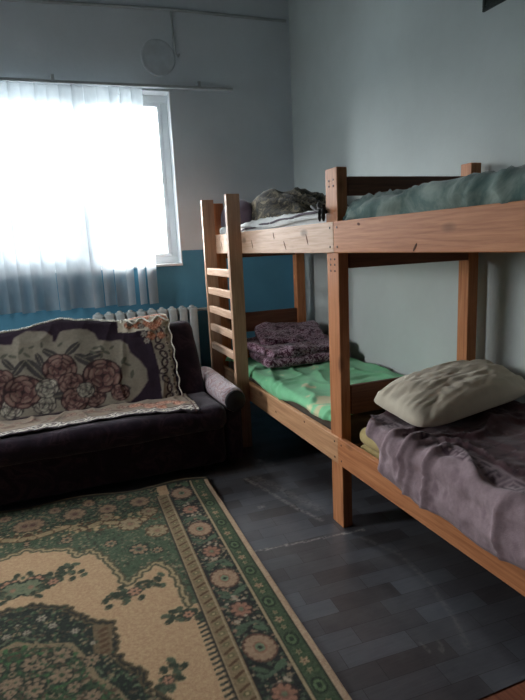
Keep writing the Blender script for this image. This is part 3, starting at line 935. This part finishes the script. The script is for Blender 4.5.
# throw over the backrest
CRM = (146, 139, 125); DK = (48, 36, 50)
cb = Canvas(-1.0, .8, -.05, .80, .0035, DK)
rg = random.Random(5)
half = [(-.055, .561), (-.009, .51), (-.018, .484)]
cart = [(-.80, .12), (-.86, .22), (-.84, .36), (-.74, .44), (-.62, .44), (-.56, .47), (-.50, .53), (-.40, .545), (-.34, .51), (-.319, .499), (-.251, .491), (-.23, .536), (-.158, .573), (-.055, .561),
        (-.009, .52), (-.014, .484), (.006, .484), (.022, .521), (.04, .548), (.123, .556), (.20, .545), (.245, .515), (.262, .464), (.33, .446), (.396, .450), (.44, .41), (.45, .352), (.50, .29), (.535, .22), (.53, .141), (.47, .07), (.40, .02), (-.6, .02)]
cb.poly(cart, CRM)
for a, b in zip(cart, cart[1:] + cart[:1]): cb.line([a, b], .006, (120, 110, 104))
leafd = (70, 66, 66); leafm = (96, 96, 84)
for (u, v, L, a) in ((-.03, .40, .12, 2.5), (.10, .42, .12, .7), (-.13, .31, .17, 2.2), (-.10, .37, .10, 1.9), (.17, .33, .16, -.6), (.22, .36, .12, .2), (-.22, .33, .12, .9), (-.28, .36, .10, 2.2), (.02, .12, .14, 0.), (.14, .20, .12, .4), (-.12, .16, .14, 1.3), (-.30, .14, .12, 2.6), (.2, .07, .14, .3), (.37, .12, .10, -.3)):
    cb.leaf(u, v, L, a, leafd, (128, 122, 106))
for (u, v, L, a) in ((.24, .41, .05, .3), (.28, .40, .05, 2.), (.30, .37, .05, -.5), (.22, .38, .05, 2.6), (.34, .40, .04, .6), (.27, .35, .04, 1.2), (.40, .30, .06, .9), (.42, .27, .05, -.5), (.36, .26, .05, 2.4), (.44, .20, .06, 1.2), (-.20, .44, .05, 1.), (-.17, .41, .05, 2.4), (-.14, .46, .04, .3), (-.25, .41, .05, -.4), (-.08, .47, .04, 1.6), (.03, .46, .04, .7), (-.30, .42, .05, .6)):
    cb.leaf(u, v, L, a, leafm)
RC = ((58, 42, 44), (122, 92, 86), (96, 66, 64), (152, 128, 116))
for (u, v, r) in ((-.337, .253, .09), (-.10, .08, .07), (-.28, .08, .07), (.19, .09, .075), (-.211, .175, .115), (.010, .295, .105), (.256, .215, .125), (-.075, .18, .07), (.065, .19, .08), (.075, .08, .085), (.145, .135, .055), (-.42, .14, .10), (-.60, .26, .09), (.35, .09, .06)):
    cb.rose(u, v, r, RC if r not in (.07, .055) else ((70, 66, 66), (150, 146, 132), (120, 112, 104), (190, 184, 168)), rg, .95)
# crumpled light top flap and the right-hand ornate band
IV = (206, 198, 180)
cb.poly([(.395, .505), (.41, .80), (.80, .80), (.75, .48), (.72, .45), (.66, .48), (.55, .495), (.47, .49)], IV)
cb.poly([(.585, .50), (.60, .40), (.615, .22), (.605, .03), (.60, -.05), (.72, -.05), (.715, .03), (.712, .2), (.737, .42), (.75, .56)], (150, 142, 128))
for k in range(9):
    v = .02 + k * .058; u = .655 + .012 * math.sin(k * 1.7)
    cb.ell(u, v, .036, .024, .4 + k, (58, 46, 52)); cb.ell(u, v, .022, .013, .4 + k, (170, 160, 144)); cb.ell(u + .01, v, .008, .006, 0, (90, 66, 62))
    cb.ell(.705 + .004 * (k % 2), v + .02, .012, .018, 0, (196, 188, 172)); cb.ell(.703, v + .02, .006, .010, 0, (60, 48, 54))
for (u, v, r) in ((.47, .545, .03), (.53, .54, .032), (.59, .545, .030), (.655, .54, .034), (.50, .63, .042), (.58, .61, .045), (.66, .63, .042), (.70, .58, .03), (.63, .52, .035), (.62, .70, .05), (.5, .72, .05), (.60, .45, .035), (.67, .45, .03)):
    cb.rose(u, v, r, ((120, 74, 58), (206, 140, 110), (178, 112, 86), (226, 190, 164)), rg)
for (u, v) in ((.56, .47), (.55, .53), (.57, .42), (.48, .56)): cb.rosette(u, v, .022, (150, 144, 134), (90, 70, 66), (60, 52, 56), 6)
def topline(x):
    P = [(-1.0, .56), (-.313, .573), (-.198, .581), (-.05, .615), (.046, .628), (.23, .602), (.42, .572), (.55, .59), (.72, .60), (.80, .58)]
    for (a, b), (c, d) in zip(P[:-1], P[1:]):
        if a <= x <= c: return b + (d - b) * (x - a) / (c - a)
    return .57
us = frange(-.96, .742, .0065); vs3 = frange(0, .74, .0065)
def bt(u, v):
    tl = topline(u) - .028
    wr = .008 * fract(u * 4, v * 4, 3.) + .006 * max(0, ridge(u * 5, v * 3, 6.)) ** 3
    bulge = .030 + .012 * math.sin(min(1, v / .5) * math.pi) + .05 * max(0, .10 - v)
    if u > .40 and v > .46: wr += .010 * min(1, (u - .40) * 12) * max(0, ridge(u * 11, v * 8, 2.)) ** 2
    if u > .70: wr -= (u - .70) * .3
    edge_u = u
    if u > .66: edge_u = u - .02 * max(0, (.35 - v)) + .006 * math.sin(v * 60) * max(0, (u - .66) / .08)
    P0 = BO + Vector((edge_u, 0, 0))
    if v <= tl:
        return P0 + BS * v + BN * (.0 + bulge + wr)
    a = (v - tl) / .055
    r = .055
    if a < 1.9:
        return P0 + BS * (tl + r * math.sin(a)) + BN * (bulge + wr - r * (1 - math.cos(a)))
    rest = v - tl - 1.9 * r
    return P0 + BS * (tl + r * math.sin(1.9) - rest * .35) + BN * (bulge + wr - r * (1 - math.cos(1.9)) - rest * .93)
M['throw'] = mat_attr('floral_tapestry', .9, .12, .15)
bthrow = grid_obj('backrest_throw', us, vs3, bt, M['throw'], -.004, lambda a, b: cb.sample(a, b))
tag(bthrow, 'dark purple tapestry throw with cream cartouche and roses over the sofa back', 'throw')
M['lace'] = mat_plain('white_lace', (236, 232, 222), .9, .1, .1, 60, .3)
bm = bmesh.new()
x = -.95
while x < .44:
    v = topline(x) + .012 * fract(x * 9, 1.) + .012
    p = bt(x, v)
    r = .0085 + .003 * nz(x * 40, 2.)
    bmesh.ops.create_icosphere(bm, subdivisions=1, radius=r, matrix=Matrix.Translation(p + BN * .004 + Vector((0, 0, .004 + .008 * abs(nz(x * 25, 4.))))))
    x += .0135
o = from_bm('lace_trim', bm, M['lace'], None, True); o.parent = bthrow; o['label'] = 'white pompom trim'
bm = bmesh.new()
tube_bm(bm, [bt(.42 + .32 * k / 20, .575 + .02 * math.sin(k * .9)) + BN * .006 for k in range(21)], .006, 8)
tube_bm(bm, [bt(.738, .56 - .55 * k / 30) + BN * .003 for k in range(31)], .005, 8)
o = from_bm('lace_trim', bm, M['lace'], None, True); o.parent = bthrow; o['label'] = 'white corded edge'

# throw on the seat
cs = Canvas(-1.0, .85, -.06, .40, .0035, (156, 140, 122))
for k in range(24):
    u = -.97 + k * .075
    if k == 0: cs.a[cs.V < .075] = (44, 34, 42)
    cs.ell(u, .050, .040, .030, .3, (226, 220, 208)); cs.ell(u, .052, .030, .019, .3, (52, 40, 48)); cs.ell(u, .053, .022, .011, .3, (216, 208, 194)); cs.ell(u + .006, .056, .012, .006, .3, (110, 92, 88))
    cs.ell(u + .037, .03, .014, .010, 0, (216, 210, 196)); cs.ell(u + .037, .03, .006, .005, 0, (84, 70, 72))
cs.a[(cs.V > .075) & (cs.V < .083)] = (222, 214, 200)
cs.a[(cs.V > .083) & (cs.V < .091)] = (84, 66, 66)
for k in range(16):
    cs.leaf(-.9 + k * .1, .15 + .02 * (k % 2), .08, .5 * k, (132, 110, 96))
    cs.rose(-.86 + k * .1, .20, .035, ((120, 90, 78), (168, 136, 118), (140, 106, 90), (196, 176, 156)), rg)
for (u, v, r) in ((.50, .16, .055), (.60, .20, .06), (.68, .15, .05), (.42, .2, .045), (.56, .11, .035)):
    cs.rose(u, v, r, ((136, 84, 66), (214, 150, 122), (184, 118, 92), (232, 200, 176)), rg)
cs.line([(.745, -.05), (.740, .4)], .010, (90, 60, 58)); 
us = frange(-.95, .765, .007); vs3 = frange(-.045, .335, .007)
def stf(u, v):
    # v: distance from the front hem towards the back
    fy = 3.128 - max(0, u - .3) * .13 + .01 * math.sin(u * 4)
    sc = .010 * abs(math.sin(u * math.pi / .075)) if v < .0 else 0
    y = fy + .04 + v - (sc if v < -.02 else 0)
    if v > .27: y = fy + .04 + v
    z = .4475 + .008 * fract(u * 4, v * 6, 5.) + .010 * max(0, ridge(u * 6, v * 5, 3.)) ** 3
    rr = .055; yf = 3.05 + rr
    if y < yf: z -= rr - math.sqrt(max(0, rr * rr - (yf - y) ** 2))
    if v > .20: z += (v - .20) ** 2 * 1.6 * max(0, min(1, (.55 - u) * 4))
    return Vector((u, y, z))
sthrow = grid_obj('seat_throw', us, vs3, stf, M['throw'], .004, lambda a, b: cs.sample(a, b + .045))
tag(sthrow, 'cream floral throw with a scalloped lace edge on the sofa seat', 'throw')

#@@RUG
# ------------------------------------------------------------------ the rug
BG = (206, 174, 132); GR = (52, 84, 54); GD = (30, 44, 36); NV = (34, 36, 36); PE = (196, 142, 112); CR = (188, 164, 122); BR = (96, 68, 46)
cr = Canvas(-.02, 1.10, -.01, 2.9, .0035, BG)
rg = random.Random(21)
U, V = cr.U, cr.V
# spandrel
sp = [(1.3, .55), (1.097, .53), (.993, .471), (.897, .508), (.794, .539), (.755, .618), (.695, .587), (.638, .681), (.60, .798), (.568, .934), (.505, .866), (.421, .80), (.378, .859), (.358, .999), (.353, 1.15), (.30, 1.15), (.30, -.05), (1.3, -.05)]
def wobble(pts, amp, rng, n=6):
    out = []
    for (a, b) in zip(pts[:-1], pts[1:]):
        for k in range(n):
            t = k / n; out.append((a[0] + (b[0] - a[0]) * t + amp * math.sin((len(out)) * 2.2), a[1] + (b[1] - a[1]) * t + amp * math.cos(len(out) * 1.7)))
    return out + [pts[-1]]
spw = wobble(sp[:15], .008, rg)
cr.poly(spw + sp[15:], (70, 90, 66))
msk = cr.polymask(spw + sp[15:])
cr.dabs(msk, 2200, [(46, 68, 50), (110, 118, 90), (68, 94, 68), (156, 138, 108), (56, 56, 46)], .004, .010, rg)
cr.line(spw, .034, (86, 84, 62)); cr.line(spw, .012, CR); 
cr.dabs(msk & (V < .33), 1500, [GD, (40, 52, 40), (60, 84, 60), (150, 126, 92), NV], .004, .011, rg)
# cream scroll ribbons
rib = [(.36, .30), (.42, .38), (.50, .42), (.56, .36), (.64, .33), (.72, .37), (.80, .31), (.88, .34), (.96, .37), (1.05, .30), (1.15, .33)]
for k in range(len(rib) - 1):
    cr.line([rib[k], rib[k + 1]], .050, BR); cr.line([rib[k], rib[k + 1]], .036, CR)
cr.dabs(msk & (abs(V - .35) < .06), 120, [CR, BR, (206, 178, 134)], .006, .018, rg)
for (u, v, r) in ((.49, .40, .060), (.372, .52, .055), (.38, .30, .045), (.60, .28, .04)):
    cr.rosette(u, v, r, (178, 156, 120), (160, 118, 96), BR, 8, 1.1, (160, 138, 104))
for (u, v, r) in ((1.085, .10, .05), (.965, .225, .06), (.757, .180, .060), (.586, .185, .05), (.411, .165, .055), (.86, .10, .035), (.68, .08, .035), (.50, .07, .03)):
    cr.rosette(u, v, r, (166, 134, 104), (104, 70, 60), (70, 60, 48), 9, 1.1, (140, 112, 90))
for (u, v, r) in ((.60, .56, .03), (.48, .66, .045), (.80, .45, .03), (1.0, .42, .03), (.40, .70, .025)):
    cr.rosette(u, v, r, (176, 138, 108), (70, 50, 50), GD, 7, 1.1, (96, 110, 84))
# field sprigs
def sprig(u, v, s, ang, n=16):
    for k in range(n):
        a = ang + rg.gauss(0, .35); d = s * (k / n - .5) * 2
        uu, v2 = u + d * math.cos(ang) + rg.gauss(0, s * .22), v + d * math.sin(ang) + rg.gauss(0, s * .22)
        cr.ell(uu, v2, .020, .013, rg.random() * 3, (52, 62, 48) if k % 3 else (78, 92, 70))
        cr.ell(uu + .012, v2 + .008, .008, .005, 0, (124, 104, 76))
    cr.rosette(u, v, s * .26, PE, (70, 60, 50), (70, 60, 50), 6)
sprig(.936, .763, .17, .2, 46); cr.rosette(.95, .80, .05, (120, 130, 100), (160, 120, 96), GD, 9, 1.2)
sprig(.86, .79, .09, .9, 20)
sprig(.541, .987, .11, .35, 30); sprig(.365, 1.206, .085, -.2, 26); sprig(.498, 1.505, .075, 1.0, 20)
# comb teeth along the field edge
for k in range(70):
    v = 1.24 + k * .024
    cr.line([(.315, v), (.345, v + .008)], .010, (46, 52, 46))
# medallion
md = [(1.3, .93), (1.053, .985), (1.003, .949), (.93, .93), (.86, .975), (.801, 1.005), (.78, 1.05), (.747, 1.088), (.70, 1.13), (.648, 1.155), (.645, 1.24), (.656, 1.318), (.611, 1.408), (.576, 1.44), (.562, 1.525), (.50, 1.62), (.48, 1.75), (.50, 1.9)]
mdf = wobble(md, .010, rg)
mdf = mdf + [(u, 3.8 - v) for u, v in mdf[::-1]] + [(1.3, 2.9), (1.3, .9)]
mm = cr.polymask(mdf)
cr.poly(mdf, (34, 44, 38)); cr.line(mdf[:100], .026, (92, 78, 56)); cr.line(mdf[:100], .008, (40, 42, 36))
cr.dabs(mm, 3000, [(58, 84, 58), (28, 34, 32), (150, 132, 100), (86, 70, 56), (96, 112, 84)], .004, .010, rg)
inn = [(1.3, 1.12), (1.02, 1.13), (.93, 1.18), (.80, 1.22), (.76, 1.30), (.72, 1.42), (.66, 1.50), (.62, 1.6), (.58, 1.9)]
cr.line(inn, .022, (150, 128, 96)); cr.line(inn, .008, BR)
innp = inn + [(1.3, 1.9)]
mi = cr.polymask(innp)
cr.poly(innp, (54, 76, 52)); cr.line(inn, .020, (150, 128, 96))
cr.dabs(mi, 1600, [(30, 48, 34), (66, 110, 64), (150, 126, 98), (90, 70, 54)], .004, .012, rg)
cr.poly([(.645, 1.16), (.715, 1.14), (.72, 1.30), (.66, 1.32)], (120, 100, 72))
for k in range(5): cr.ell(.682, 1.18 + k * .03, .02, .008, .5, BR)
for (u, v, r) in ((1.0, 1.04, .035), (.90, 1.03, .035), (.86, 1.09, .03), (.95, 1.10, .028), (.78, 1.15, .03), (1.06, 1.08, .03), (.72, 1.24, .02)):
    cr.rosette(u, v, r * .62, (172, 160, 138), (90, 70, 70), NV, 6)
for k in range(30):
    u, v = .66 + rg.random() * .45, 1.25 + rg.random() * .5
    cr.rosette(u, v, .022 + .018 * rg.random(), (156, 128, 102), (60, 80, 54), (36, 44, 36), 7, 1.1)
cr.dabs(mi, 500, [(36, 48, 38), (70, 100, 66), (140, 120, 96)], .003, .008, rg)
# worn, broken-up edges of the woven motifs
allm = (msk | mm)
cr.dabs(allm & (V > .02), 1500, [(60, 82, 58), (132, 116, 92), (44, 52, 44), (96, 104, 78)], .003, .006, rg)
# guard stripe
g0, g1 = .243, .312
G = (U > g0) & (U < g1) & (V > .13); cr.a[G] = (150, 128, 94)
k = 0; v = .16
while v < 2.9:
    cr.line([(g0 + .018, v), (g1 - .018, v + .020)], .011, BR)
    cr.ell((g0 + g1) / 2, v + .035, .015, .011, .4, (116, 110, 74)); cr.ell((g0 + g1) / 2, v + .035, .006, .005, 0, CR)
    v += .058
for uu_, w, c in ((g0 - .002, .010, (44, 36, 34)), (g0 + .008, .006, (186, 164, 130)), (g1 + .002, .010, (44, 40, 36)), (g1 - .007, .006, (186, 164, 130))):
    cr.a[(abs(U - uu_) < w / 2) & (V > .13)] = c
# main border
m0, m1 = .100, .238
B_m = (U > m0) & (U < m1); cr.a[B_m] = (32, 38, 36)
cr.dabs(B_m, 2600, [(50, 66, 52), (28, 30, 30), (82, 98, 78), (150, 134, 108), (160, 126, 102)], .004, .010, rg)
for k in range(-1, 7):
    vc = .146 + .44 * k
    for s in (-1, 1):
        cr.line([(m0 + .02, vc + s * .10), (.17 + .03 * s, vc + s * .135), (m1 - .02, vc + s * .12)], .016, (82, 104, 82))
        cr.leaf(.135, vc + s * .095, .06, .6 * s, (86, 112, 84)); cr.leaf(.205, vc + s * .10, .06, -.6 * s, (76, 98, 74))
        for q in range(6):
            cr.ell(.13 + .085 * rg.random(), vc + s * (.13 + .05 * rg.random()), .008, .007, 0, (188, 170, 146))
    cr.rosette(.170, vc + .22, .042, (178, 126, 102), (120, 130, 100), (60, 44, 40), 8, 1.15, (150, 104, 86))
    cr.rosette(.172, vc, .058, (184, 150, 120), (44, 62, 46), (100, 66, 54), 13, 1.2, (164, 116, 94))
    cr.ell(.172, vc, .017, .022, 0, (130, 150, 116)); cr.ell(.172, vc, .008, .010, 0, (40, 50, 40))
# green outer band
cr.a[(U > .022) & (U < .092)] = (70, 90, 64)
cr.dabs((U > .024) & (U < .088), 900, [(58, 84, 56), (84, 104, 72), (60, 76, 54)], .003, .008, rg)
cr.a[(abs(U - .096) < .005)] = (190, 168, 130); cr.a[(abs(U - .089) < .002)] = (40, 44, 38)
for k in range(-1, 14):
    vc = 1.012 - .226 * 4 + .226 * k
    cr.ell(.055, vc, .026, .036, 0, (34, 48, 36)); cr.ell(.055, vc, .018, .026, 0, (96, 122, 82)); cr.ell(.055, vc, .009, .013, 0, (36, 52, 38))
    for dv in (.068, .113, .158):
        if abs(dv - .113) < .01: cr.rosette(.056, vc + dv, .019, (190, 156, 122), (96, 70, 56), (60, 84, 54), 5, 1.1)
        else: cr.rosette(.056, vc + dv, .014, (150, 140, 104), (110, 80, 60), (44, 72, 46), 5, 1.1)
cr.a[(U > .014) & (U < .022)] = (40, 44, 36)
cr.a[U <= .014] = (204, 178, 146)
cr.a[(V < .022) & (V > .010)] = (44, 44, 38); cr.a[V <= .010] = (140, 122, 90)
RA = Vector((.752, 3.02)); EU = Vector((-.9959, .0907)); EV = Vector((-.0246, -.9997))
us = frange(-.012, 1.16, .0055) + frange(1.18, 1.98, .02); vs3 = frange(0, 1.95, .0055) + frange(1.97, 2.75, .02)
def rugf(u, v):
    p = RA + EU * u + EV * v
    rip = .004 * fract(u * 3, v * 2, 4.) + .003
    wavy = .010 * max(0, .07 - v) / .07 * (1 + math.sin(u * 11))
    off = .008 * math.sin(u * 9) * max(0, 1 - v / .2) + .004 * math.sin(v * 5) * max(0, 1 - u / .1)
    return Vector((p.x + off * .3, p.y + off, .013 + max(-.004, rip) + wavy))
def rugpat(a, b):
    a2 = np.where(a > .985, 1.97 - a, a)
    return cr.sample(a2, b) * .86 + np.array((172., 166., 152.)) * .14
def mat_rug():
    t = NT('rug_pile'); a = t.n.new('ShaderNodeAttribute'); a.attribute_name = 'pattern'
    v = t.mapping(); f = t.noise(v, 90., 4, .7)
    t.color(t.mix(.5, a.outputs['Color'], t.ramp(f, [(.25, (60, 60, 60)), (.75, (196, 196, 196))]), 'OVERLAY'))
    t.rough(.95, .05); t.b.inputs['Sheen Weight'].default_value = .1
    t.bump(t.noise(v, 240., 3, .7), .6, .006); return t.m
rug = grid_obj('rug', us, vs3, rugf, mat_rug(), .007, rugpat)
tag(rug, 'green and cream oriental rug with floral border on the grey floor', 'rug')
